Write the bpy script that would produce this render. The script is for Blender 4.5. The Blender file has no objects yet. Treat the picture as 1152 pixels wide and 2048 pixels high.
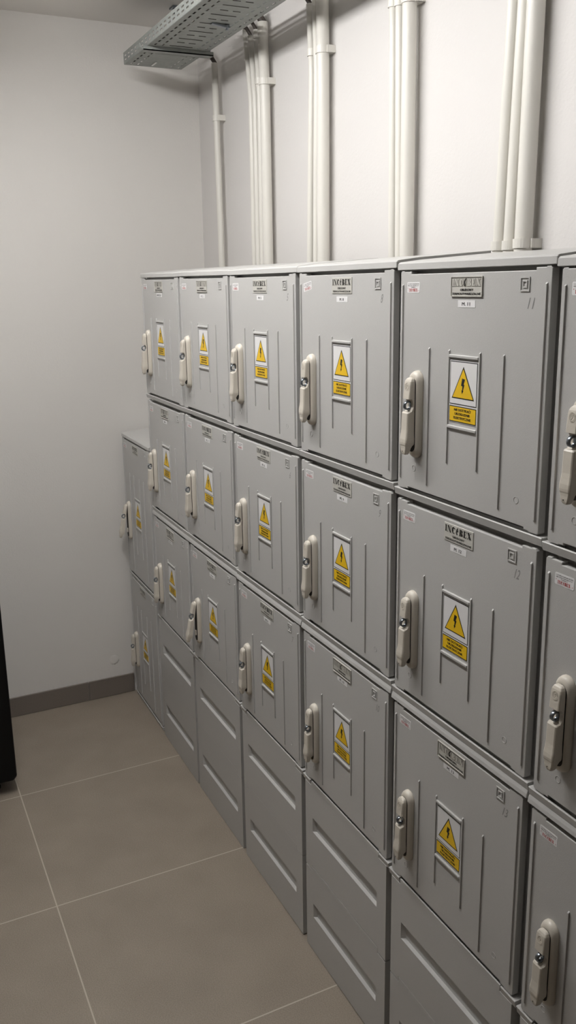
import bpy, bmesh, math, random
from mathutils import Matrix, Vector
random.seed(4)
S = bpy.context.scene
COL = S.collection

# ------------------------------------------------------------------ materials
TUBE_POWER = 44.5
def lin(c):
    return tuple((v/255/12.92 if v/255 <= .04045 else ((v/255+.055)/1.055)**2.4) for v in c)

def mat(name, rgb, rough=.5, metal=0., bump=None, mott=None, spec=.5):
    m = bpy.data.materials.new(name); m.use_nodes = True
    nt = m.node_tree; b = nt.nodes['Principled BSDF']
    col = lin(rgb)
    b.inputs['Base Color'].default_value = (*col, 1)
    b.inputs['Roughness'].default_value = rough
    b.inputs['Metallic'].default_value = metal
    b.inputs['Specular IOR Level'].default_value = spec
    tc = nt.nodes.new('ShaderNodeNewGeometry')
    if mott:                                # fine mottled colour: (scale, amount)
        n = nt.nodes.new('ShaderNodeTexNoise'); n.inputs['Scale'].default_value = mott[0]; n.inputs['Detail'].default_value = 3
        nt.links.new(tc.outputs['Position'], n.inputs['Vector'])
        mr = nt.nodes.new('ShaderNodeMapRange')
        mr.inputs['From Min'].default_value = .3; mr.inputs['From Max'].default_value = .7
        mr.inputs['To Min'].default_value = 1-mott[1]; mr.inputs['To Max'].default_value = 1+mott[1]
        nt.links.new(n.outputs['Fac'], mr.inputs['Value'])
        mx = nt.nodes.new('ShaderNodeVectorMath'); mx.operation = 'SCALE'
        mx.inputs[0].default_value = col
        nt.links.new(mr.outputs[0], mx.inputs['Scale'])
        nt.links.new(mx.outputs[0], b.inputs['Base Color'])
    if bump:                                # (scale, distance)
        n = nt.nodes.new('ShaderNodeTexNoise'); n.inputs['Scale'].default_value = bump[0]; n.inputs['Detail'].default_value = 4
        nt.links.new(tc.outputs['Position'], n.inputs['Vector'])
        bp = nt.nodes.new('ShaderNodeBump'); bp.inputs['Strength'].default_value = .5; bp.inputs['Distance'].default_value = bump[1]
        nt.links.new(n.outputs['Fac'], bp.inputs['Height'])
        nt.links.new(bp.outputs[0], b.inputs['Normal'])
    return m

M_GREY  = mat('grey moulded plastic', (192,191,188), .42, bump=(700,.00035), mott=(900,.035))
M_PLATE = mat('plate plastic', (198,196,188), .4, bump=(900,.0002))
M_BAND  = mat('plate band', (168,165,156), .45)
M_CREAM = mat('cream handle plastic', (214,207,194), .38, bump=(1200,.0002), mott=(700,.03))
M_DARKG = mat('painted recess shade', (40,36,32), .7)
M_INK   = mat('black ink', (26,25,24), .5)
M_GINK  = mat('grey ink', (112,108,108), .6)
M_RED   = mat('red ink', (178,58,58), .5)
M_WHITE = mat('white label', (236,235,234), .45)
M_YEL   = mat('yellow enamel', (240,196,28), .4)
M_PENC  = mat('pencil', (140,139,137), .6)
M_STEEL = mat('zinc steel', (140,147,154), .28, metal=1.)
M_GALV  = mat('galvanised sheet', (152,156,152), .5, metal=.25, mott=(60,.08))
M_PVC   = mat('white pvc', (226,223,215), .38)
M_CABLE = mat('dark cable', (62,54,48), .5)
M_REDC  = mat('red cable', (120,40,36), .5)
M_BLACK = mat('black powder coat', (9,9,10), .5, spec=.25)
M_WALL  = mat('white painted plaster', (230,227,222), .75, bump=(160,.0009), mott=(3,.012))
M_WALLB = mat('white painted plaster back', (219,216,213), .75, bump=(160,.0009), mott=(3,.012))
M_WALLD = mat('darkened unseen wall', (118,113,108), .8)  # unseen walls, darkened to cut the light they bounce back
M_CEIL  = mat('ceiling paint', (240,237,233), .8, bump=(120,.0006))
M_SKIRT = mat('skirting tile', (121,112,104), .5, mott=(300,.06))
M_LAMP  = mat('lamp housing', (230,230,228), .5)

def floor_mat():
    m = bpy.data.materials.new('floor tiles'); m.use_nodes = True
    nt = m.node_tree; N = nt.nodes; L = nt.links; b = N['Principled BSDF']
    g = N.new('ShaderNodeNewGeometry'); sp = N.new('ShaderNodeSeparateXYZ'); L.new(g.outputs['Position'], sp.inputs[0])
    def math_(op, a, c=None, d=None):
        n = N.new('ShaderNodeMath'); n.operation = op
        for i, v in enumerate((a, c, d)):
            if v is None: continue
            if isinstance(v, (int, float)): n.inputs[i].default_value = v
            else: L.new(v, n.inputs[i])
        return n.outputs[0]
    # joints run at x = .190 + .6k (skewed two degrees like the end wall) and y = -.5565 + .6k
    xs = math_('ADD', math_('MULTIPLY', sp.outputs['Y'], .034), sp.outputs['X'])
    u = math_('DIVIDE', math_('SUBTRACT', xs, .190-6), .6)
    ys = math_('SUBTRACT', sp.outputs['Y'], math_('MULTIPLY', sp.outputs['X'], .004))
    v = math_('DIVIDE', math_('SUBTRACT', ys, -.5575-6), .6)
    def edge(t):
        f = math_('FRACT', t); return math_('MINIMUM', f, math_('SUBTRACT', 1., f))
    e = math_('MINIMUM', edge(u), edge(v))
    grout = math_('LESS_THAN', e, .0030)
    n1 = N.new('ShaderNodeTexNoise'); n1.inputs['Scale'].default_value = 380; n1.inputs['Detail'].default_value = 3
    n2 = N.new('ShaderNodeTexNoise'); n2.inputs['Scale'].default_value = 7
    L.new(g.outputs['Position'], n1.inputs['Vector']); L.new(g.outputs['Position'], n2.inputs['Vector'])
    r = N.new('ShaderNodeValToRGB')
    r.color_ramp.elements[0].position = .3; r.color_ramp.elements[0].color = (*lin((124,114,102)), 1)
    r.color_ramp.elements[1].position = .7; r.color_ramp.elements[1].color = (*lin((156,145,131)), 1)
    f = math_('ADD', math_('MULTIPLY', n1.outputs['Fac'], .75), math_('MULTIPLY', n2.outputs['Fac'], .25))
    L.new(f, r.inputs[0])
    mx = N.new('ShaderNodeMix'); mx.data_type = 'RGBA'
    L.new(grout, mx.inputs[0]); L.new(r.outputs[0], mx.inputs[6]); mx.inputs[7].default_value = (*lin((184,174,160)), 1)
    L.new(mx.outputs[2], b.inputs['Base Color'])
    b.inputs['Roughness'].default_value = .5
    bp = N.new('ShaderNodeBump'); bp.inputs['Strength'].default_value = .4; bp.inputs['Distance'].default_value = .0006
    L.new(n1.outputs['Fac'], bp.inputs['Height']); L.new(bp.outputs[0], b.inputs['Normal'])
    return m
M_FLOOR = floor_mat()

# ------------------------------------------------------------------ mesh helpers
class MB:
    def __init__(self): self.bm = bmesh.new(); self.mats = []
    def mi(self, m):
        if m not in self.mats: self.mats.append(m)
        return self.mats.index(m)
    def face(self, vs, m):
        f = self.bm.faces.new([self.bm.verts.new(v) for v in vs]); f.material_index = self.mi(m); return f
    def box(self, x0, x1, y0, y1, z0, z1, m, bev=0., seg=1):
        t = bmesh.new()
        vs = [t.verts.new((x, y, z)) for x in (x0, x1) for y in (y0, y1) for z in (z0, z1)]
        for f in ((0,1,3,2),(4,6,7,5),(0,4,5,1),(2,3,7,6),(0,2,6,4),(1,5,7,3)): t.faces.new([vs[i] for i in f])
        if bev: bmesh.ops.bevel(t, geom=t.edges[:], offset=bev, segments=seg, affect='EDGES', profile=.5)
        self.add(t, m)
    def prism(self, pts, a0, a1, m, axis='y', bev=0., seg=1, bevsel=None):
        """outline pts extruded between a0 and a1 along axis. axis y: pts=(x,z); axis x: pts=(y,z)"""
        t = bmesh.new()
        if axis == 'y': P = lambda p, a: (p[0], a, p[1])
        elif axis == 'x': P = lambda p, a: (a, p[0], p[1])
        else: P = lambda p, a: (p[0], p[1], a)
        A = [t.verts.new(P(p, a0)) for p in pts]; B = [t.verts.new(P(p, a1)) for p in pts]
        n = len(pts); t.faces.new(A); t.faces.new(B[::-1])
        for i in range(n): t.faces.new((A[i], B[i], B[(i+1) % n], A[(i+1) % n]))
        bmesh.ops.recalc_face_normals(t, faces=t.faces[:])
        if bev:
            es = [e for e in t.edges if (bevsel is None or bevsel(e))]
            bmesh.ops.bevel(t, geom=es, offset=bev, segments=seg, affect='EDGES', profile=.5)
        self.add(t, m)
    def loft(self, rings, m, cap=True, smooth=True):
        t = bmesh.new()
        R = [[t.verts.new(p) for p in r] for r in rings]; n = len(R[0])
        for a, b in zip(R, R[1:]):
            for i in range(n):
                f = t.faces.new((a[i], a[(i+1) % n], b[(i+1) % n], b[i])); f.smooth = smooth
        if cap: t.faces.new(R[0][::-1]); t.faces.new(R[-1])
        bmesh.ops.recalc_face_normals(t, faces=t.faces[:])
        self.add(t, m)
    def tube(self, pts, r, m, n=14):
        pts = [Vector(p) for p in pts]; rings = []; up = None
        for i, p in enumerate(pts):
            d = (pts[min(i+1, len(pts)-1)] - pts[max(i-1, 0)]).normalized()
            if up is None:
                up = d.orthogonal().normalized()
            up = (up - d*up.dot(d)).normalized(); s = d.cross(up)
            rr = r[i] if isinstance(r, (list, tuple)) else r
            rings.append([p + (up*math.cos(k*2*math.pi/n) + s*math.sin(k*2*math.pi/n))*rr for k in range(n)])
        self.loft(rings, m)
    def add(self, t, m):
        i = self.mi(m); t.verts.index_update(); vm = {}
        for v in t.verts: vm[v.index] = self.bm.verts.new(v.co)
        for f in t.faces:
            try: nf = self.bm.faces.new([vm[v.index] for v in f.verts])
            except ValueError: continue
            nf.material_index = i; nf.smooth = f.smooth
        t.free()
    def addmesh(self, me, m, mtx):
        i = self.mi(m); vs = [self.bm.verts.new(mtx @ v.co) for v in me.vertices]
        for p in me.polygons:
            try: f = self.bm.faces.new([vs[k] for k in p.vertices]); f.material_index = i
            except ValueError: pass
    def mesh(self, name):
        me = bpy.data.meshes.new(name)
        self.bm.to_mesh(me); self.bm.free()
        for m in self.mats: me.materials.append(m)
        return me

def link(name, me, parent=None, loc=(0,0,0), rot=(0,0,0)):
    o = bpy.data.objects.new(name, me); COL.objects.link(o)
    o.parent = parent; o.location = loc; o.rotation_euler = rot
    return o
def tag(o, label, cat, group=None):
    o['label'] = label; o['category'] = cat
    if group: o['group'] = group
    return o
def struct(name, me, loc=(0,0,0), rot=(0,0,0)):
    o = link(name, me, None, loc, rot); o['kind'] = 'structure'; return o

_text = {}
def textmesh(s):
    """text as flat mesh, lower-left at 0,0, cap height 1 -- returns (mesh, width)"""
    if s in _text: return _text[s]
    c = bpy.data.curves.new('t', 'FONT'); c.body = s; c.size = 1.; c.resolution_u = 2
    o = bpy.data.objects.new('t', c); COL.objects.link(o)
    dg = bpy.context.evaluated_depsgraph_get(); dg.update()
    me = bpy.data.meshes.new_from_object(o.evaluated_get(dg))
    bpy.data.objects.remove(o)
    xs = [v.co.x for v in me.vertices]
    _text[s] = (me, min(xs), max(xs)); return _text[s]
CAPH = .73
def put_text(mb, s, xc, z0, width, h, y, m, shear=0., stroke=0.):
    me, a, b = textmesh(s)
    sx = width/(b-a); sz = h/CAPH
    for k in ((0,) if not stroke else (-stroke, 0, stroke)):
        mt = Matrix(((sx, shear*sz, 0, xc-(a+b)/2*sx+k), (0, 0, 0, y-abs(k)*.02), (0, sz, 0, z0), (0, 0, 0, 1)))
        mb.addmesh(me, m, mt)

# fat-and-thin serif letters of the maker's plate, unit boxes 1 wide 1 tall (strokes as convex polygons)
def rect(a, b, c, d): return [(a, b), (c, b), (c, d), (a, d)]
LET = {
 'I': (.42, [rect(.22,0,.72,1), rect(0,0,.94,.07), rect(0,.93,.94,1)]),
 'N': (.9,  [rect(.1,0,.16,1), rect(.84,0,.90,1), [(.1,1),(.38,1),(.9,0),(.62,0)], rect(0,0,.28,.06), rect(.7,.94,1,1), rect(0,.94,.3,1)]),
 'C': (.8,  [[(.05,.3),(.4,.15),(.4,.85),(.05,.7)], [(.05,.7),(.4,.85),(.5,1),(.25,.95)], [(.4,.85),(.8,.9),(.5,1)], [(.8,.9),(.4,.85),(.9,.66)],
              [(.05,.3),(.25,.05),(.5,0),(.4,.15)], [(.4,.15),(.5,0),(.82,.1)], [(.82,.1),(.95,.3),(.8,.22)]]),
 'B': (.82, [rect(.12,0,.42,1), rect(0,.94,.6,1), rect(0,0,.6,.06), rect(.3,.47,.62,.53), [(.55,.55),(.72,.53),(.9,.65),(.9,.85),(.72,1),(.55,.97)],
              [(.55,.03),(.75,0),(.98,.15),(.98,.35),(.75,.5),(.55,.47)]]),
 'E': (.72, [rect(.12,0,.48,1), rect(0,.93,.95,1), rect(0,0,.95,.07), rect(.3,.46,.72,.54), [(.88,.72),(.95,.72),(.95,1),(.8,.95)], [(.8,.05),(.95,0),(.97,.3),(.9,.3)]]),
 'X': (.9,  [[(.05,1),(.42,1),(.97,0),(.58,0)], [(.82,1),(.9,1),(.2,0),(.1,0)], rect(0,.94,.5,1), rect(.68,.94,1,1), rect(0,0,.3,.06), rect(.5,0,1,.06)]),
 'O': (.62, [[(.1,.15),(.3,-.05),(.62,.1),(.55,.25),(.25,.2)], [(.1,.15),(.35,.25),(.55,.85),(.3,.85),(.08,.55)], [(.3,.85),(.55,.85),(.8,1.1),(.62,1.08)],
              [(.62,.72),(.85,.78),(.7,.45),(.55,.4)], [(.4,.45),(.85,.6),(.8,.66),(.42,.55)]]),
}
def put_logo(mb, x0, x1, z0, h, y, m, grow=0.):
    word = 'INCOBEX'; tot = sum(LET[c][0] for c in word) + .1*6; k = (x1-x0)/tot; x = x0
    for c in word:
        w, polys = LET[c]
        for i, p in enumerate(polys):
            q = [(x+a*w*k, z0+b*h) for a, b in p]
            if grow:
                cx = sum(a for a, _ in q)/len(q); cz = sum(b for _, b in q)/len(q)
                q = [(a+math.copysign(grow, a-cx), b+math.copysign(grow, b-cz)) for a, b in q]
            mb.face([(a, y-i*1e-5, b) for a, b in q], m)
        x += (w+.1)*k

# ------------------------------------------------------------------ meter cabinet parts (local: x across, y into wall, z up from door bottom)
HW = .18975; FW = .199
def door_outline(hw, H, s):
    r = .003
    a, b, c = .157*s, .178*s, .167*s
    return [(-hw+r,0),(-c,0),(-c,.0015),(-a,.0015),(-a,.005),(a,.005),(a,.0015),(c,.0015),(c,0),(hw-r,0),(hw,r),
            (hw,H-r),(hw-r,H),(b,H),(b,H-.0015),(a,H-.0015),(a,H-.0055),(-a,H-.0055),(-a,H-.0015),(-b,H-.0015),(-b,H),(-hw+r,H),(-hw,H-r),(-hw,r)]

def rib(mb, x, z0, z1, m, w=.0034, d=.0026):
    mb.loft([[(x-w/2,.0005,z0),(x+w/2,.0005,z0),(x+w/4,.0004,z0),(x-w/4,.0004,z0)],
             [(x-w/2,.0005,z0+.001),(x+w/2,.0005,z0+.001),(x+w*.33,-d,z0+.003),(x-w*.33,-d,z0+.003)],
             [(x-w/2,.0005,z1-.001),(x+w/2,.0005,z1-.001),(x+w*.33,-d,z1-.003),(x-w*.33,-d,z1-.003)],
             [(x-w/2,.0005,z1),(x+w/2,.0005,z1),(x+w/4,.0004,z1),(x-w/4,.0004,z1)]], m, smooth=False)

def ring_frame(mb, xc, zc, w, h, t, d, m):
    for (a, b, c, e) in ((-w/2,w/2,h/2-t,h/2),(-w/2,w/2,-h/2,-h/2+t),(-w/2,-w/2+t,-h/2+t,h/2-t),(w/2-t,w/2,-h/2+t,h/2-t)):
        mb.box(xc+a, xc+b, -d, .0004, zc+c, zc+e, m)

def make_door(kind, H, s=1.):
    hw = HW*s if s == 1. else .1785
    k = H/.3783 if kind != 'tall' else 1.
    off = 0 if kind != 'tall' else (H/2-.1892)          # the sign block sits round the door's centre
    mb = MB()
    mb.prism(door_outline(hw, H, hw/HW), 0, .012, M_GREY, bev=.0011, seg=2, bevsel=lambda e: all(abs(v.co.y) < 1e-6 for v in e.verts))
    rt = .2545*k if kind != 'tall' else H/2+.143
    r2 = .0663*k if kind != 'tall' else off+.02
    lo = .0175*k
    for x in (-.181, .181): rib(mb, x*s, .0175*k, (.357 if kind != 'tall' else H-.022)*(k if kind != 'tall' else 1), M_GREY, w=.004)
    for x in (-.097, .097): rib(mb, x*s, lo, rt, M_GREY)
    for x in (-.0403, .0403): rib(mb, x*s, r2, rt, M_GREY)
    # holder bars above and below the sign
    for z in (.2440, .1305):
        mb.box(-.0385*s, .0385*s, -.0038, .0004, off+z*k-.0028, off+z*k+.0028, M_GREY, bev=.0012)
    # double-square mark and moulding circles
    zt = H-.0241*k
    ring_frame(mb, .1358*s, zt, .0205*s, .0200, .0018, .0014, M_GREY)
    ring_frame(mb, .1358*s, zt, .0098*s, .0100, .0017, .0014, M_GREY)
    for x in (-.138, .138):
        c = [(x*s+.0052*math.cos(t*math.pi/8), -.0001, .042+.0052*math.sin(t*math.pi/8)) for t in range(17)]
        mb.tube(c, .00045, M_GREY, n=6)
    return mb.mesh('door')

def make_body(H, top, s=1.):
    hw = (HW if s == 1. else .1785)-.0015; mb = MB()
    mb.box(-hw, hw, .019, .2, -.0018, H+top, M_GREY)
    mb.box(-hw+.012, hw-.012, .011, .02, .012, H-.012, M_GREY)
    return mb.mesh('body')

def make_lid(H, z0, roof, s=1.):
    fw = FW if s == 1. else .182; mb = MB(); z = H+z0
    if roof:
        prof = [(.0015,z),(-.0015,z+.001),(-.0008,z+.0108),(.0022,z+.0135),(.045,z+.0185),(.2,z+.030),(.2,z)]
    else:
        prof = [(0.,z),(-.0022,z+.0006),(-.0012,z+.0068),(.0010,z+.0130),(.2,z+.0130),(.2,z)]
    mb.prism(prof, -fw, fw, M_GREY, axis='x', bev=.0012, seg=2, bevsel=lambda e: all(v.co.y < .01 for v in e.verts) and abs(e.verts[0].co.x-e.verts[1].co.x) < 1e-6)
    return mb.mesh('lid')

def make_flange(s=1., split=False):
    fw = FW if s == 1. else .182; mb = MB()
    prof = [(-.0005,-.0018),(-.0016,-.0030),(.0008,-.0150),(.2,-.0150),(.2,-.0018)]
    if not split:
        g = .168*fw/FW
        mb.prism(prof, -fw, -g, M_GREY, axis='x'); mb.prism(prof, g, fw, M_GREY, axis='x')
        mb.prism([(-.0005,-.0018),(-.0016,-.0030),(.0008,-.0150),(.2,-.0150),(.2,-.0018),(.0135,-.0018),(.0135,-.0100),(.0018,-.0100),(.0014,-.0018)], -g, g, M_GREY, axis='x')
    else:                                     # the bottom row: only the corner lugs show beside the plinth's raised edge
        mb.prism(prof, -fw, -.1605, M_GREY, axis='x'); mb.prism(prof, .1605, fw, M_GREY, axis='x')
        mb.prism([(.014,-.0018),(.014,-.0150),(.2,-.0150),(.2,-.0018)], -.1605, .1605, M_GREY, axis='x')
    return mb.mesh('base_flange')

def make_sign():
    mb = MB(); Z = lambda z: z-1.2846
    mb.box(-.0368, .0368, -.0009, .0003, Z(1.4235), Z(1.5225), M_WHITE)
    y = -.00115
    def q(x0, x1, z0, z1, m, dy=0): mb.face([(x0, y-dy, Z(z0)), (x1, y-dy, Z(z0)), (x1, y-dy, Z(z1)), (x0, y-dy, Z(z1))], m)
    q(-.0356, .0356, 1.4525, 1.5212, M_INK); q(-.0343, .0343, 1.4538, 1.5199, M_WHITE, .0002)
    q(-.0356, .0356, 1.4243, 1.4500, M_INK); q(-.0342, .0342, 1.4257, 1.4486, M_YEL, .0002)
    mb.face([(-.0296, y-.0004, Z(1.4622)), (.0296, y-.0004, Z(1.4622)), (0, y-.0004, Z(1.5138))], M_INK)
    mb.face([(-.0268, y-.0006, Z(1.4640)), (.0268, y-.0006, Z(1.4640)), (0, y-.0006, Z(1.5098))], M_YEL)
    P = [(-.0034,1.4952),(.0040,1.4940),(.0006,1.4858),(.0030,1.4850),(-.0010,1.4755),(.0008,1.4757),(-.0030,1.4705),(-.0044,1.4765),(-.0028,1.4762),(-.0022,1.4826),(-.0058,1.4836)]
    P = [(a+.0010, b) for a, b in P]
    for tri in ((0,1,2),(0,2,10),(10,2,3),(10,3,9),(9,3,4),(9,4,8),(8,4,5),(8,5,7),(7,5,6)):
        mb.face([(P[i][0], y-.0008, Z(P[i][1])) for i in tri], M_INK)
    put_text(mb, 'NIE DOTYKAĆ!', 0, Z(1.4422), .0440, .0043, y-.0005, M_INK, stroke=.00025)
    put_text(mb, 'URZĄDZENIE', 0, Z(1.4358), .0400, .0043, y-.0005, M_INK, stroke=.00025)
    put_text(mb, 'ELEKTRYCZNE', 0, Z(1.4292), .0450, .0043, y-.0005, M_INK, stroke=.00025)
    return mb.mesh('warning_sign')

def make_plate(outlined):                    # origin at plate centre
    mb = MB()
    mb.box(-.0400, .0400, -.0012, .0003, -.0152, .0152, M_PLATE, bev=.0004)
    y = -.0014
    if outlined:
        for r in ((-.0400,.0400,.0140,.0152),(-.0400,.0400,-.0152,-.0140),(-.0400,-.0388,-.014,.014),(.0388,.0400,-.014,.014)):
            mb.box(r[0], r[1], -.0024, -.0010, r[2], r[3], M_PLATE)
        mb.face([(-.0385,y,-.0002),(.0385,y,-.0002),(.0385,y,.0128),(-.0385,y,.0128)], M_BAND)
        put_logo(mb, -.0370, .0355, .0008, .0108, y-.0002, M_INK, grow=.00030)
        put_logo(mb, -.0370, .0355, .0008, .0108, y-.0005, M_PLATE, grow=-.00022)
        word = 'INCOBEX'; tot = sum(LET[c][0] for c in word)+.6; kk = .0725/tot; x0 = -.0370+(LET['I'][0]+LET['N'][0]+LET['C'][0]+.3)*kk
        for p in LET['O'][1][:3]: mb.face([(x0+a*.62*kk*1.15, y-.0008, .0008+b*.0108) for a, b in p], M_INK)
        st = .00035
    else:
        put_logo(mb, -.0370, .0355, .0008, .0112, y-.0002, M_INK)
        st = .00018
    put_text(mb, 'OBUDOWY', .001, -.0068, .0330, .0038, y-.0002, M_INK, stroke=st)
    put_text(mb, 'TERMOUTWARDZALNE', 0, -.0126, .0725, .0036, y-.0002, M_INK, stroke=st)
    return mb.mesh('maker_plate')

def make_number(txt, w=.0445):
    mb = MB(); mb.box(-w/2, w/2, -.0004, .0003, -.0054, .0054, M_WHITE)
    if txt: put_text(mb, txt, -.001, -.0028, .0205*(len(txt)/5.) if len(txt) < 7 else w*.8, .0054, -.0006, M_INK, stroke=.0002)
    return mb.mesh('number_label')

def make_sticker():
    mb = MB(); w, h, r = .0192, .0088, .0015
    mb.prism([(-w+r,-h),(w-r,-h),(w,-h+r),(w,h-r),(w-r,h),(-w+r,h),(-w,h-r),(-w,-h+r)], -.0003, .0003, M_WHITE)
    y = -.0005; R = random.Random(3)
    for z, x0, x1 in ((.0050,-.0165,.0165),(.0022,-.0165,.0158),(-.0004,-.0065,.0055)):
        x = x0
        while x < x1:
            l = R.uniform(.0006, .0014); mb.face([(x,y,z),(x+l,y,z),(x+l,y,z+.0012),(x,y,z+.0012)], M_GINK); x += l+R.choice((.0003,.0004,.0012))
    put_logo(mb, -.0130, .0125, -.0068, .0050, y, M_RED)
    for x, z in ((-.0165,-.0020),(.0160,-.0062)): mb.face([(x,y,z),(x+.0008,y,z),(x+.0008,y,z+.0018),(x,y,z+.0018)], M_RED)
    return mb.mesh('inspection_sticker')

def make_pencil(n):
    mb = MB(); put_text(mb, n, 0, 0, .0045*len(n)+.002, .0165, -.0002, M_PENC, shear=.28)
    return mb.mesh('pencilled_number')

# handle: escutcheon base, swing lever and lock ring; origin at the base's centre on the door face
def pill(w, h, y, n=10):
    out = []
    for k in range(n+1): t = math.pi*k/n; out.append((w*math.cos(t), y, h-w+w*math.sin(t)))
    for k in range(n+1): t = math.pi+math.pi*k/n; out.append((w*math.cos(t), y, -h+w+w*math.sin(t)))
    return out
def make_hbase():
    mb = MB()
    mb.loft([pill(.0168,.0756,.0005), pill(.0168,.0756,-.0025), pill(.0162,.0747,-.0062), pill(.0150,.0725,-.0092), pill(.0134,.0690,-.0112), pill(.0116,.0655,-.0120)], M_CREAM)
    mb.loft([pill(.0112,.0640,-.0119), pill(.0112,.0640,-.0123)], M_DARKG, smooth=False)  # dark sheet paints in the shade of the gap round the lever
    mb.box(-.004, .004, -.016, -.011, .050, .060, M_CREAM)
    mb.box(-.004, .004, -.0165, -.011, -.046, -.030, M_CREAM, bev=.001)
    return mb.mesh('handle_base')
def make_lever():                            # origin at the hinge near the lever's top
    mb = MB()
    def sec(z, hw, yb, yf, c=.0022, xo=0.):
        c = min(c, (yb-yf)/2.2, hw*.6)
        return [(xo+hw,yb,z),(xo+hw,yf+c,z),(xo+hw-c*.35,yf+c*.35,z),(xo+hw-c,yf,z),(xo-hw+c,yf,z),(xo-hw+c*.35,yf+c*.35,z),(xo-hw,yf+c,z),(xo-hw,yb,z)]
    yb = -.0134
    up = [sec(.0645,.0030,yb,-.0160),sec(.0638,.0058,yb,-.0180),sec(.0618,.0082,yb,-.0200),sec(.0580,.0099,yb,-.0218),sec(.0530,.0104,yb,-.0226),sec(.0380,.0104,yb,-.0240),sec(.0285,.0104,yb,-.0246)]
    mb.loft(up, M_CREAM, smooth=False)
    # web behind the notch, curved like the cut-out
    web = []
    for k in range(9):
        t = k/8; z = .0285-t*.0215; d = math.sin(math.pi*t)
        web.append(sec(z, .0104, yb, -.0192+.0040*d, c=.0003))
    mb.loft(web, M_CREAM, smooth=False)
    lo = [(.0070,.0100,-.0200),(.0062,.0104,-.0252),(.0040,.0106,-.0268),(-.0060,.0104,-.0272),(-.0250,.0103,-.0278),(-.0330,.0106,-.0288),(-.0400,.0112,-.0300),(-.0460,.0110,-.0304)]
    rings = [sec(z, w, yb, f, c=.0028) for z, w, f in lo]
    for z, w, b, f in ((-.0500,.0104,-.0134,-.0300),(-.0520,.0100,-.0160,-.0294),(-.0560,.0092,-.0185,-.0290),(-.0600,.0084,-.0195,-.0290),(-.0640,.0072,-.0200,-.0286),(-.0672,.0050,-.0215,-.0276),(-.0680,.0025,-.0225,-.0262)):
        rings.append(sec(z, w, b, f, c=.0022))
    mb.loft(rings, M_CREAM, smooth=False)
    # round mark with a small flash on the upper part, pin hole near the tip
    c = [(.0052*math.cos(t*math.pi/8), -.0229-.0008*(1-math.sin(t*math.pi/8)), .0500+.0060*math.sin(t*math.pi/8)) for t in range(17)]
    mb.tube(c, .0003, M_CREAM, n=6)
    for a, b in (((.0018,.0542),(-.0012,.0500)),((-.0012,.0500),(.0012,.0496)),((.0012,.0496),(-.0016,.0458))):
        mb.tube([(a[0],-.0231,a[1]),(b[0],-.0234,b[1])], .0003, M_CREAM, n=5)
    mb.tube([(-.0012,-.0286,-.0618),(-.0012,-.0292,-.0618)], .0010, M_DARKG, n=8)
    zt = .055
    for v in mb.bm.verts: v.co.z -= zt; v.co.y += .0134
    return mb.mesh('lever')
def make_lring():
    mb = MB(); n = 24; R, r, a, b = .0082, .0053, -.0030, .0030
    def circ(rad, x): return [(x, rad*math.cos(k*2*math.pi/n), rad*math.sin(k*2*math.pi/n)) for k in range(n)]
    rings = [circ(r,a), circ(R-.0006,a), circ(R,a+.0006), circ(R,b-.0006), circ(R-.0006,b), circ(r,b), circ(r,a)]
    mb.loft(rings, M_STEEL, cap=False)
    mb.box(-.0022, .0022, .004, .010, -.0035, .0035, M_STEEL)
    return mb.mesh('lock_ring')

me_sign, me_plateA, me_plateB, me_stick = make_sign(), make_plate(True), make_plate(False), make_sticker()
me_hb, me_lv, me_lr = make_hbase(), make_lever(), make_lring()
cache = {}
def C(key, fn):
    if key not in cache: cache[key] = fn()
    return cache[key]

# column data: centre x, y, z offset, roll, yaw of each stacked column
COLS = dict(A=(-.1876,.0030,0.,0.,0.), B=(.2089,.0005,-.0024,.0003,-.0023), C=(.606,.0008,-.0013,.0015,.0046), D=(1.0076,.0013,-.0004,.0063,.0071),
            E=(1.4108,.0017,.0019,.0088,.0016), F=(1.8141,.0017,.0009,.0075,.0044), G=(2.2157,.002,.0013,.010,.001))
def place(c, z):
    cx, cy, cz, r, w = COLS[c]
    return (cx-r*(z-.9), cy, z+cz), (0, -r, w)

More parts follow.
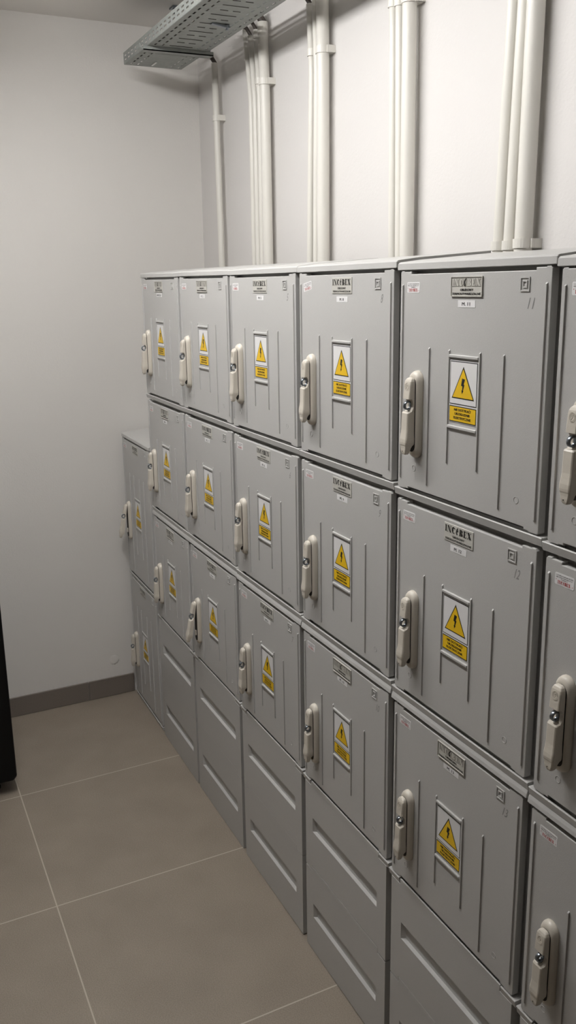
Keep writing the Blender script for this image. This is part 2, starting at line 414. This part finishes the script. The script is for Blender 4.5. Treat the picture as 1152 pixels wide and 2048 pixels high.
def cabinet(c, row, zb, H, kind, label, group, outlined, number=None, pencil=None, lid='none', split=False, top=0., handle_open=0., sticker=True, strot=0., ringed=True):
    s = .94 if c == 'A' else 1.
    loc, rot = place(c, zb)
    t = bpy.data.objects.new('meter_cabinet', None); COL.objects.link(t); t.location = loc; t.rotation_euler = rot
    t.empty_display_size = .1
    tag(t, label, 'meter cabinet', group)
    tall = kind == 'tall'
    k = 1. if tall else H/.3783; off = H/2-.1892 if tall else 0.
    link('body', C(('body',H,top,s), lambda: make_body(H, top, s)), t)
    link('base_flange', C(('fl',s,split), lambda: make_flange(s, split)), t)
    if lid == 'roof': link('lid', C(('roof',H,s), lambda: make_lid(H, .0010, True, s)), t)
    if lid == 'flat': link('lid', C(('flat',H,s), lambda: make_lid(H, .0040, False, s)), t)
    d = link('door', C(('door',kind,H,s), lambda: make_door(kind, H, s)), t)
    sg = link('warning_sign', me_sign, d, (0,0,off+(k-1)*.18)); sg.scale = (s,1,1)
    sg['label'] = 'white and yellow high voltage warning sign'
    pz = H-.0266*k
    p = link('maker_plate', me_plateA if outlined else me_plateB, d, (0,0,pz)); p.scale = (s,1,1)
    if number is not None:
        w = .056 if len(number) > 6 else (.0445 if len(number) > 3 and 'M' in number and c in 'EF' else .040)
        nl = link('number_label', C(('num',number,w), lambda: make_number(number, w)), d, (0,0,pz-.0260*k))
        nl['label'] = 'small white number label'
    if sticker:
        st = link('inspection_sticker', me_stick, d, (-.150*s, 0, H-.0273*k), (0, strot, 0)); st['label'] = 'white sticker with red lettering'
    if pencil:
        link('pencilled_number', C(('pen',pencil), lambda: make_pencil(pencil)), d, (.148, 0, H-.058*k))
    # handle
    hz = (.1379*k if not tall else H/2-.051)
    h = bpy.data.objects.new('handle', None); COL.objects.link(h); h.parent = t; h.location = (-.1297*s, 0, hz); h.empty_display_size = .03
    h['label'] = 'cream swing handle'
    link('handle_base', me_hb, h)
    link('lever', me_lv, h, (0, -.0134, .055), (handle_open, 0, 0))
    a = handle_open
    # the ring rides with the lever: its seat lies .0375 below the hinge
    if ringed:
        ry, rz = -.0072, -.0380
        lr = link('lock_ring', me_lr, h, (0, -.0134+ry*math.cos(a)-rz*math.sin(a), .055+rz*math.cos(a)+ry*math.sin(a)), (a, 0, 0))
        lr['label'] = 'steel lock ring'
    return t

Z1, Z2, Z3 = 1.2846, .8900, .4831
H1, H2, H3 = .3783, .3733, .3743
G1, G2, G3 = 'meter cabinets of the top row', 'meter cabinets of the middle row', 'meter cabinets of the third row, on the plinths'
ROWS = {
 'B': (('long number label, leftmost of the top row','ADM.CZ.A',True),('short ADM label, middle of the leftmost tall stack','ADM',True),('number label M. 1, standing on the leftmost plinths','M. 1',True)),
 'C': (('number label M. 2, top of its stack','M. 2',True),('number label M. 3, handle closed, below M. 2','M. 3',False),('number label M. 4 and its handle swung open','M. 4',False)),
 'D': (('number label M. 5, topmost of its stack','M. 5',False),('number label M. 6, middle of its stack','M. 6',False),('number label M. 7, lowest door of its stack','M. 7',False)),
 'E': (('number label M. 8, its sticker tilted','M. 8',False),('number label M. 9, between M. 8 and M. 10','M. 9',False),('number label M. 10, raised maker plate','M. 10',True)),
 'F': (('number label M. 11, largest door fully in view, top row','M. 11',True),('number label M. 12 below M. 11','M. 12',False),('number label M. 13, lowest door on its stack','M. 13',True)),
 'G': (('topmost of the three cut off at the right frame edge',None,False),('middle one of the three cut off at the right frame edge',None,False),('lowest of the three cut off at the right frame edge',None,False)),
}
PEN = dict(D=('5','6','7'), E=('8','9','10'), F=('11','12','13'))
for c, rows in ROWS.items():
    for i, (txt, num, outl) in enumerate(rows):
        zb, H = ((Z1,H1),(Z2,H2),(Z3,H3))[i]
        cabinet(c, i, zb, H, 'short', 'grey meter cabinet, '+txt, (G1,G2,G3)[i], outl, num, PEN.get(c, (None,)*3)[i],
                lid=('roof','none','flat')[i], split=(i == 2), top=(.0010,.0060,.0040)[i],
                handle_open=(-math.radians(8.5) if (c, i) == ('C', 2) else 0.), strot=(math.radians(-9) if (c, i) == ('E', 0) else 0.))
GA = 'lower pair of tall cabinets in the corner'
cabinet('A', 0, .538, .537, 'tall', 'tall grey cabinet in the corner, upper of two, handle swung open', GA, False, lid='roof', handle_open=-math.radians(9), sticker=True, top=.001)
cabinet('A', 1, .0160, .506, 'tall', 'tall grey cabinet in the corner, standing on the floor under the upper one', GA, False, lid='none', sticker=False, top=0.)

# ------------------------------------------------------------------ plinth units
def make_plinth(Hp, rz0, rz1, notch):
    """front with a wide slot recess; a raised middle edge on top, a matching notch below"""
    mb = MB(); hw = HW; a = .1585; tab = .0122
    bot = [(-hw,0),(-a,0),(-a,tab*.88),(a,tab*.88),(a,0),(hw,0)] if notch else [(-hw,0),(hw,0)]
    g = .0011
    mb.prism(bot+[(hw,rz0),(-hw,rz0)], 0, .012, M_GREY)
    mb.prism([(-hw,rz1),(hw,rz1),(hw,Hp-g),(-hw,Hp-g)], 0, .012, M_GREY)
    mb.prism([(-a+.001,Hp-g-.001),(a-.001,Hp-g-.001),(a-.001,Hp+tab-g),(-a+.001,Hp+tab-g)], 0, .0030, M_GREY)
    mb.prism([(-hw,rz0),(-.152,rz0),(-.152,rz1),(-hw,rz1)], 0, .012, M_GREY)
    mb.prism([(.152,rz0),(hw,rz0),(hw,rz1),(.152,rz1)], 0, .012, M_GREY)
    # sloping reveal at both ends and a back to the slot
    for s in (-1, 1):
        mb.prism([(s*.1521,.0), (s*.1521,.0095), (s*.1465,.0095)], rz0, rz1, M_GREY, axis='z')
    mb.box(-.1525, .1525, .0088, .0120, rz0-.001, rz1+.001, M_GREY)
    bmesh.ops.remove_doubles(mb.bm, verts=mb.bm.verts[:], dist=1e-6)
    return mb.mesh('front_panel')
def make_pbody(Hp, notch):
    mb = MB(); mb.box(-HW+.001, HW-.001, .012, .2, 0 if not notch else 0, Hp-.0006, M_GREY)
    return mb.mesh('side_frame')
up = make_plinth(.469-.2359, .344-.2359, .382-.2359, True); lowp = make_plinth(.2359-.0036, .1005, .1390, False)
ub = make_pbody(.469-.2359, True); lb = make_pbody(.2359-.0036, False)
where = {'B':'under M. 1, next to the corner pair','C':'under M. 4 with the open handle','D':'under M. 7','E':'under M. 10','F':'under M. 13','G':'at the bottom right corner of the photo'}
for c in 'BCDEFG':
    for nm, z, a, b in (('upper', .2359, up, ub), ('lower', .0026, lowp, lb)):
        loc, rot = place(c, z)
        t = bpy.data.objects.new('plinth_unit', None); COL.objects.link(t); t.location = loc; t.rotation_euler = rot; t.empty_display_size = .1
        if nm == 'lower': t.location.z = max(.0012+abs(COLS[c][3])*.19, .0015)
        lab = ('grey slotted plinth panel, %s of the two %s' % (nm, where[c]))
        tag(t, lab, 'plinth', 'slotted plinth panels')
        link('front_panel', a, t); link('side_frame', b, t)

# ------------------------------------------------------------------ room
YW = .378
def quadmesh(name, vs, m, thick=.1, d=(0,0,1)):
    mb = MB(); d = Vector(d)*thick; A = [Vector(v) for v in vs]
    t = bmesh.new(); a = [t.verts.new(v) for v in A]; b = [t.verts.new(v+d) for v in A]; n = len(a)
    t.faces.new(a); t.faces.new(b[::-1])
    for i in range(n): t.faces.new((a[i], b[i], b[(i+1) % n], a[(i+1) % n]))
    bmesh.ops.recalc_face_normals(t, faces=t.faces[:]); mb.add(t, m)
    return mb.mesh(name)
XR, YF, ZC = 5.2, -3.0, 2.525
xl = lambda y: -.397-.034*y
struct('floor', quadmesh('floor', [(-.8,YF-.1,0),(XR+.1,YF-.1,0),(XR+.1,YW+.1,0),(-.8,YW+.1,0)], M_FLOOR, .1, (0,0,-1)))
struct('ceiling', quadmesh('ceiling', [(-.8,YF-.1,ZC),(XR+.1,YF-.1,ZC),(XR+.1,YW+.1,ZC),(-.8,YW+.1,ZC)], M_CEIL, .1, (0,0,1)))
struct('wall_back', quadmesh('wall_back', [(-.8,YW,0),(XR,YW,0),(XR,YW,ZC),(-.8,YW,ZC)], M_WALLB, .1, (0,1,0)))
struct('wall_left', quadmesh('wall_left', [(xl(YF),YF,0),(xl(YW),YW,0),(xl(YW),YW,ZC),(xl(YF),YF,ZC)], M_WALL, .1, (-1,0,0)))
struct('wall_right', quadmesh('wall_right', [(XR,YF,0),(XR,YW,0),(XR,YW,ZC),(XR,YF,ZC)], M_WALLD, .1, (1,0,0)))
struct('wall_front', quadmesh('wall_front', [(-.8,YF,0),(XR,YF,0),(XR,YF,ZC),(-.8,YF,ZC)], M_WALLD, .1, (0,-1,0)))
mb = MB(); t = .008
for y0, y1 in ((.0, -.1885), (-.1903, -.79), (-.7918, -1.39), (-1.3918, YF+.002)):
    mb.prism([(xl(y0),y0),(xl(y0)+t,y0),(xl(y1)+t,y1),(xl(y1),y1)], .0012, .0800, M_SKIRT, axis='z', bev=.0006)
struct('baseboard_left', mb.mesh('baseboard_left'))
# filled plaster patch low on the end wall
mb = MB(); R = random.Random(8); n = 22
rings = []
for rr, dx in ((.020,0),(.018,.0007),(.012,.0009),(.002,.0008)):
    rings.append([(dx, rr*(1+.09*math.sin(3*k+1))*math.cos(k*2*math.pi/n), rr*(1+.09*math.sin(3*k+1))*math.sin(k*2*math.pi/n)) for k in range(n)])
mb.loft(rings, M_WALL)
tag(link('wall_patch', mb.mesh('wall_patch'), None, (xl(-.078)+.0001, -.078, .153)), 'round filled patch on the white end wall just above the skirting', 'plaster patch')

# ------------------------------------------------------------------ conduits on the back wall
CLIPZ = {}
def conduit(pts, r, label, group, top_cable=None):
    mb = MB(); mb.tube(pts, r, M_PVC, n=20)
    t = link('conduit', mb.mesh('conduit')); tag(t, label, 'conduit', group)
    return t
def clip(x, z, r, label, y=None, arm=1):
    """open clip that grips the pipe, on a block screwed to the wall"""
    mb = MB(); yc = YW-(y if y else r+.010)
    n = 14; h = .009; ro = r+.0028
    out = []; inn = []
    for k in range(n+1):
        a = math.radians(150)+math.radians(240)*k/n
        out.append((x+ro*math.cos(a), yc+ro*math.sin(a))); inn.append((x+(r+.0002)*math.cos(a), yc+(r+.0002)*math.sin(a)))
    for k in range(n):
        mb.prism([out[k], out[k+1], inn[k+1], inn[k]], z-h, z+h, M_PVC, axis='z')
    mb.box(x-ro, x+ro+.004, yc+r*.45, YW-.0002, z-h, z+h, M_PVC)
    mb.box(x+ro, x+ro+.0035, yc+r*.1, YW-.0002, z-h, z+h, M_PVC)
    t = link('conduit_clip', mb.mesh('conduit_clip')); tag(t, label, 'pipe clip', 'conduit clips')
ZB = .003
# (x at bottom, x mid z~2.2, x top, z top, radius, stand-off)
gA = 'lone thin conduit'
def P(xb, xm, xt, zt, r, so, lab, grp, curve=True):
    y = YW-so
    pts = [(xb,y,ZB),(xb,y,1.70),(xb*.6+xm*.4,y,1.92),(xm,y,2.20)]
    if zt > 2.21: pts.append((xt,y,zt))
    return conduit(pts, r, lab, grp)
ys = .026
P(-.149,-.161,-.166,2.372,.0112,.027,'single white conduit left of the others, over the second cabinet', None)
P(.155,.152,.117,2.412,.0098,.027,'thin white conduit, leftmost of the bundle of four', 'bundle of four conduits')
P(.189,.185,.157,2.385,.0098,.027,'thin white conduit, second from left in the bundle of four', 'bundle of four conduits')
P(.222,.221,.200,2.392,.0098,.027,'thin white conduit beside the thick one in the bundle of four', 'bundle of four conduits')
P(.264,.259,.250,2.402,.0160,.027,'thick white conduit at the right of the bundle of four', 'bundle of four conduits')
P(.565,.583,.570,2.372,.0100,.027,'thin white conduit, left of the three under the tray, ending below it', 'first bundle of three conduits')
P(.605,.614,.596,2.50,.0100,.027,'thin white conduit in the middle of the three between M. 5 and M. 8', 'first bundle of three conduits')
P(.648,.647,.643,2.50,.0170,.027,'thick white conduit of the three between M. 5 and M. 8', 'first bundle of three conduits')
P(1.018,1.007,.994,2.50,.0105,.027,'thin white conduit, left of the three above the M. 8 corner', 'second bundle of three conduits')
P(1.049,1.034,1.026,2.50,.0105,.027,'thin white conduit, middle of the three above the M. 8 corner', 'second bundle of three conduits')
P(1.082,1.0745,1.069,2.50,.0168,.027,'thick white conduit, right of the three above the M. 8 corner', 'second bundle of three conduits')
P(1.432,1.446,1.438,2.50,.0128,.027,'white conduit, left of the three clipped above M. 11', 'third bundle of three conduits')
P(1.466,1.477,1.466,2.50,.0128,.027,'white conduit, middle of the three clipped above M. 11', 'third bundle of three conduits')
P(1.508,1.510,1.506,2.50,.0175,.027,'thick white conduit, rightmost of all, above M. 11', 'third bundle of three conduits')
def cl(x, z, r, lab): clip(x, z, r, lab, y=.027)
cl(-.161,2.196,.0112,'white clip on the lone conduit')
cl(.219,2.245,.0098,'small white clip beside the clip of the thick conduit, bundle of four')
cl(.258,2.236,.0160,'large white clip on the thick conduit of the bundle of four')
cl(.581,2.250,.0100,'small white clip on the left conduit of the three under the tray')
cl(.646,2.243,.0170,'large white clip on the thick conduit between M. 5 and M. 8')
cl(1.004,2.266,.0105,'small white clip, left and lowest at the top edge of the photo')
cl(1.032,2.262,.0105,'middle clip of the three at the top edge of the photo')
cl(1.074,2.258,.0168,'large white clip of the three at the top edge of the photo')
cl(1.431,1.712,.0128,'left white clip just above the lid of M. 11')
cl(1.466,1.712,.0128,'middle white clip just above the lid of M. 11')
cl(1.508,1.714,.0175,'large right white clip just above the lid of M. 11')

# ------------------------------------------------------------------ cable tray with cables
TX0, TX1, TY0, TY1, TZ = -.245, 3.2, .055, .257, 2.360
def slotted(axis_cuts, rows, plane, m, x0, x1, fx):
    pass
mb = MB()
def panel(umin, umax, vcuts, hole, P3):
    """grid panel: hole(u index cell, v row) tells which cells are open"""
    pitch, L = .040, .022
    us = [umin]; kinds = []
    u = umin+.012
    while u+L < umax-.01:
        kinds.append('s'); us.append(u); kinds.append('h'); us.append(u+L); u += pitch
    kinds.append('s'); us.append(umax)
    for i, kd in enumerate(kinds):
        for j in range(len(vcuts)-1):
            if kd == 'h' and hole(j, i): continue
            a, b, c, d = us[i], us[i+1], vcuts[j], vcuts[j+1]
            mb.face([P3(a,c), P3(b,c), P3(b,d), P3(a,d)], M_GALV)
w = .0055
vr = [TY0, TY0+.016, TY0+.016+w, TY0+.040, TY0+.040+w, TY1-.040-w, TY1-.040, TY1-.014-w, TY1-.014, TY1]
# bottom sheet with long slots in four rows near its edges
panel(TX0, TX1, vr, lambda j, i: j in (1,3,5,7), lambda u, v: (u, v, TZ))
# both side walls with a row of slots
for y in (TY0, TY1):
    panel(TX0, TX1, [TZ, TZ+.010, TZ+.0145, TZ+.0215, TZ+.026, TZ+.036], lambda j, i: j in (1,3), lambda u, v, y=y: (u, y, v))
bmesh.ops.remove_doubles(mb.bm, verts=mb.bm.verts[:], dist=1e-5)
# cross slots in the middle of the sheet
x = .06
while x < TX1-.05:
    mb.box(x, x+.0015, .118, .192, TZ-.0014, TZ-.0006, M_CABLE)
    mb.box(x+.046, x+.0474, .128, .150, TZ-.0014, TZ-.0006, M_CABLE); mb.box(x+.046, x+.0474, .165, .186, TZ-.0014, TZ-.0006, M_CABLE)
    x += .092
me = mb.mesh('tray_sheet')
tray = bpy.data.objects.new('cable_tray', None); COL.objects.link(tray); tray.location = (0,0,0)
tag(tray, 'galvanised perforated cable tray hanging under the ceiling at top left', 'cable tray')
o = link('tray_sheet', me, tray); md = o.modifiers.new('sheet', 'SOLIDIFY'); md.thickness = .0012; md.offset = 0
mb = MB()                                     # hanger profile under the tray, curling up on the room side
mb.box(-.004, .032, TY0-.014, TY1+.016, TZ-.013, TZ-.010, M_GALV)
mb.box(-.004, -.001, TY0-.014, TY1+.016, TZ-.013, TZ-.001, M_GALV); mb.box(.029, .032, TY0-.014, TY1+.016, TZ-.013, TZ-.001, M_GALV)
mb.prism([(TY0-.014,TZ-.013),(TY0-.024,TZ-.006),(TY0-.027,TZ+.004),(TY0-.024,TZ+.006),(TY0-.021,TZ-.003),(TY0-.013,TZ-.010)], -.004, .032, M_GALV, axis='x')
link('hanger_profile', mb.mesh('hanger_profile'), tray)
mb = MB()
mb.bm.free()
for yy in (TY1+.009,):
    mb = MB(); mb.tube([(.014,yy,TZ-.012),(.014,yy,ZC)], .004, M_STEEL, n=10)
    link('threaded_rod', mb.mesh('threaded_rod'), tray)
mb = MB(); mb.box(-.215, -.165, .140, .146, TZ-.0035, TZ-.0008, M_WHITE)
link('tray_tag', mb.mesh('tray_tag'), tray)['label'] = 'small white tag under the tray end'
mb = MB(); mb.tube([(.345,.198,TZ+.01),(.345,.198,TZ-.016)], .004, M_STEEL, n=10); mb.tube([(.345,.198,TZ-.0012),(.345,.198,TZ-.007)], .008, M_STEEL, n=6)
mb.prism([(.150,TZ-.001),(.150,TZ-.004),(.190,TZ-.010),(.205,TZ-.010),(.205,TZ-.006),(.19,TZ-.004)], .338, .352, M_STEEL, axis='x')
link('hanger_bolt', mb.mesh('hanger_bolt'), tray)
# ceiling anchor left of the tray
mb = MB(); mb.box(-.020,.020,-.013,.013,-.006,-.0002,M_STEEL); mb.tube([(0,0,-.002),(0,0,-.022)], .0045, M_STEEL, n=10); mb.tube([(0,0,-.006),(0,0,-.012)], .009, M_STEEL, n=6)
tag(link('ceiling_anchor', mb.mesh('ceiling_anchor'), None, (-.139,.207,ZC)), 'small metal anchor on the ceiling above the end of the cable tray', 'ceiling anchor')
# cables lying in the tray and cables climbing out of the conduits into it
R = random.Random(5)
for i, (y0, r, m, lab) in enumerate(((.064,.0045,M_REDC,'thin red cable in the tray, next to its room side'),(.080,.009,M_CABLE,'dark cable lying in the tray beside the red one'),
        (.125,.009,M_CABLE,'dark cable lying in the middle of the tray'),(.16,.008,M_CABLE,'dark cable in the tray on the wall side'),(.20,.009,M_CABLE,'dark cable in the tray nearest the wall'))):
    mb = MB(); pts = []; x = -.235+.02*i
    while x < TX1: pts.append((x, y0+R.uniform(-.004,.004), TZ+.0012+r)); x += .15
    mb.tube(pts, r, m, n=8); tag(link('cable', mb.mesh('cable')), lab, 'cable', 'cables in the tray')
for x, z, so, r, lab in ((-.166,2.372,.026,.008,'cable rising from the lone conduit into the tray'),(.117,2.412,.027,.005,'cable out of the leftmost pipe of the bundle of four'),
        (.157,2.385,.027,.006,'cable out of the second pipe of the bundle of four'),(.200,2.392,.027,.006,'cable out of the third pipe of the bundle of four'),
        (.250,2.402,.027,.013,'thick cable out of the thick pipe of the bundle of four'),(.570,2.372,.027,.007,'cable out of the short conduit near the tray edge')):
    mb = MB(); y = YW-so
    mb.tube([(x,y,z-.06),(x,y,z+.002),(x-.004,y-.012,z+.022),(x-.012,y-.05,TZ+.062),(x-.02,y-.10,TZ+.066),(x-.03,y-.15,TZ+.055),(x-.05,y-.19,TZ+.04)], r, M_CABLE, n=10)
    tag(link('cable', mb.mesh('cable')), 'dark '+lab, 'cable', 'cables bending from the conduits to the tray')

# ------------------------------------------------------------------ black rack at the left edge
rk = bpy.data.objects.new('equipment_rack', None); COL.objects.link(rk); rk.location = (-.1, -.56, 0)
tag(rk, 'black equipment rack at the left edge, cut off by the frame', 'equipment rack')
mb = MB()
x0, x1, y0, y1 = -.22, .292, -.52, 0.
mb.prism([(y0,.060),(y0+.01,.050),(y1-.010,.050),(y1,.062),(y1,.78),(y0,.78)], x0, x1-.012, M_BLACK, axis='x')
link('rack_body', mb.mesh('rack_body'), rk)
mb = MB(); mb.prism([(y0+.003,.064),(y0+.012,.055),(y1-.012,.052),(y1,.066),(y1,.777),(y0+.003,.777)], x1-.012, x1, M_BLACK, axis='x', bev=.003)
link('rack_door', mb.mesh('rack_door'), rk)
for a in (x0+.06, x1-.07):
    for b in (y0+.06, y1-.07):
        mb = MB(); mb.tube([(a,b,.0005),(a,b,.006)], .022, M_BLACK, n=14); mb.tube([(a,b,.006),(a,b,.052)], .008, M_BLACK, n=10)
        link('foot', mb.mesh('foot'), rk)

# ------------------------------------------------------------------ ceiling light (above and in front of the cabinets, out of frame)
LX, LY, LZ = 1.08, -.61, 2.435
M_TUBE = bpy.data.materials.new('fluorescent tube'); M_TUBE.use_nodes = True
_b = M_TUBE.node_tree.nodes['Principled BSDF']
_b.inputs['Base Color'].default_value = (.8,.8,.8,1); _b.inputs['Emission Color'].default_value = (1., .988, .982, 1); _b.inputs['Emission Strength'].default_value = TUBE_POWER
lt = bpy.data.objects.new('ceiling_light', None); COL.objects.link(lt); lt.location = (LX, LY, ZC)
tag(lt, 'ceiling light with opal diffuser above the aisle in front of the cabinets', 'ceiling light')
mb = MB(); mb.box(-.78, .78, -.065, .065, -.030, -.0002, M_LAMP, bev=.004)
for x in (-.772, .772): mb.box(x-.008, x+.008, -.058, .058, -.082, -.029, M_LAMP, bev=.003)
link('housing', mb.mesh('housing'), lt)
mb = MB(); mb.box(-.764, .764, -.052, .052, -.078, -.0302, M_TUBE, bev=.012, seg=3); link('diffuser', mb.mesh('diffuser'), lt)

W = bpy.data.worlds.new('World'); S.world = W; W.use_nodes = True
W.node_tree.nodes['Background'].inputs[0].default_value = (.02,.02,.02,1)

# ------------------------------------------------------------------ camera (solved from the cabinet grid)
yaw, pit, rol, fpx = 1.1362, -.2552, -.0122, 1784.95
f = Vector((-math.sin(yaw)*math.cos(pit), math.cos(yaw)*math.cos(pit), math.sin(pit)))
r = Vector((math.cos(yaw), math.sin(yaw), 0)); u = r.cross(f)
r2 = r*math.cos(rol)+u*math.sin(rol); u2 = -r*math.sin(rol)+u*math.cos(rol)
cam = bpy.data.cameras.new('Camera'); co = bpy.data.objects.new('Camera', cam); COL.objects.link(co)
M = Matrix((r2, u2, -f)).transposed().to_4x4(); M.translation = Vector((2.977, -.8499, 1.6514)); co.matrix_world = M
cam.sensor_fit = 'VERTICAL'; cam.sensor_height = 36.; cam.lens = fpx/2048*36; cam.clip_start = .02
S.camera = co
S.view_settings.view_transform = 'Standard'; S.view_settings.look = 'None'; S.view_settings.gamma = 1.; S.view_settings.exposure = 0.
S.view_settings.use_curve_mapping = False
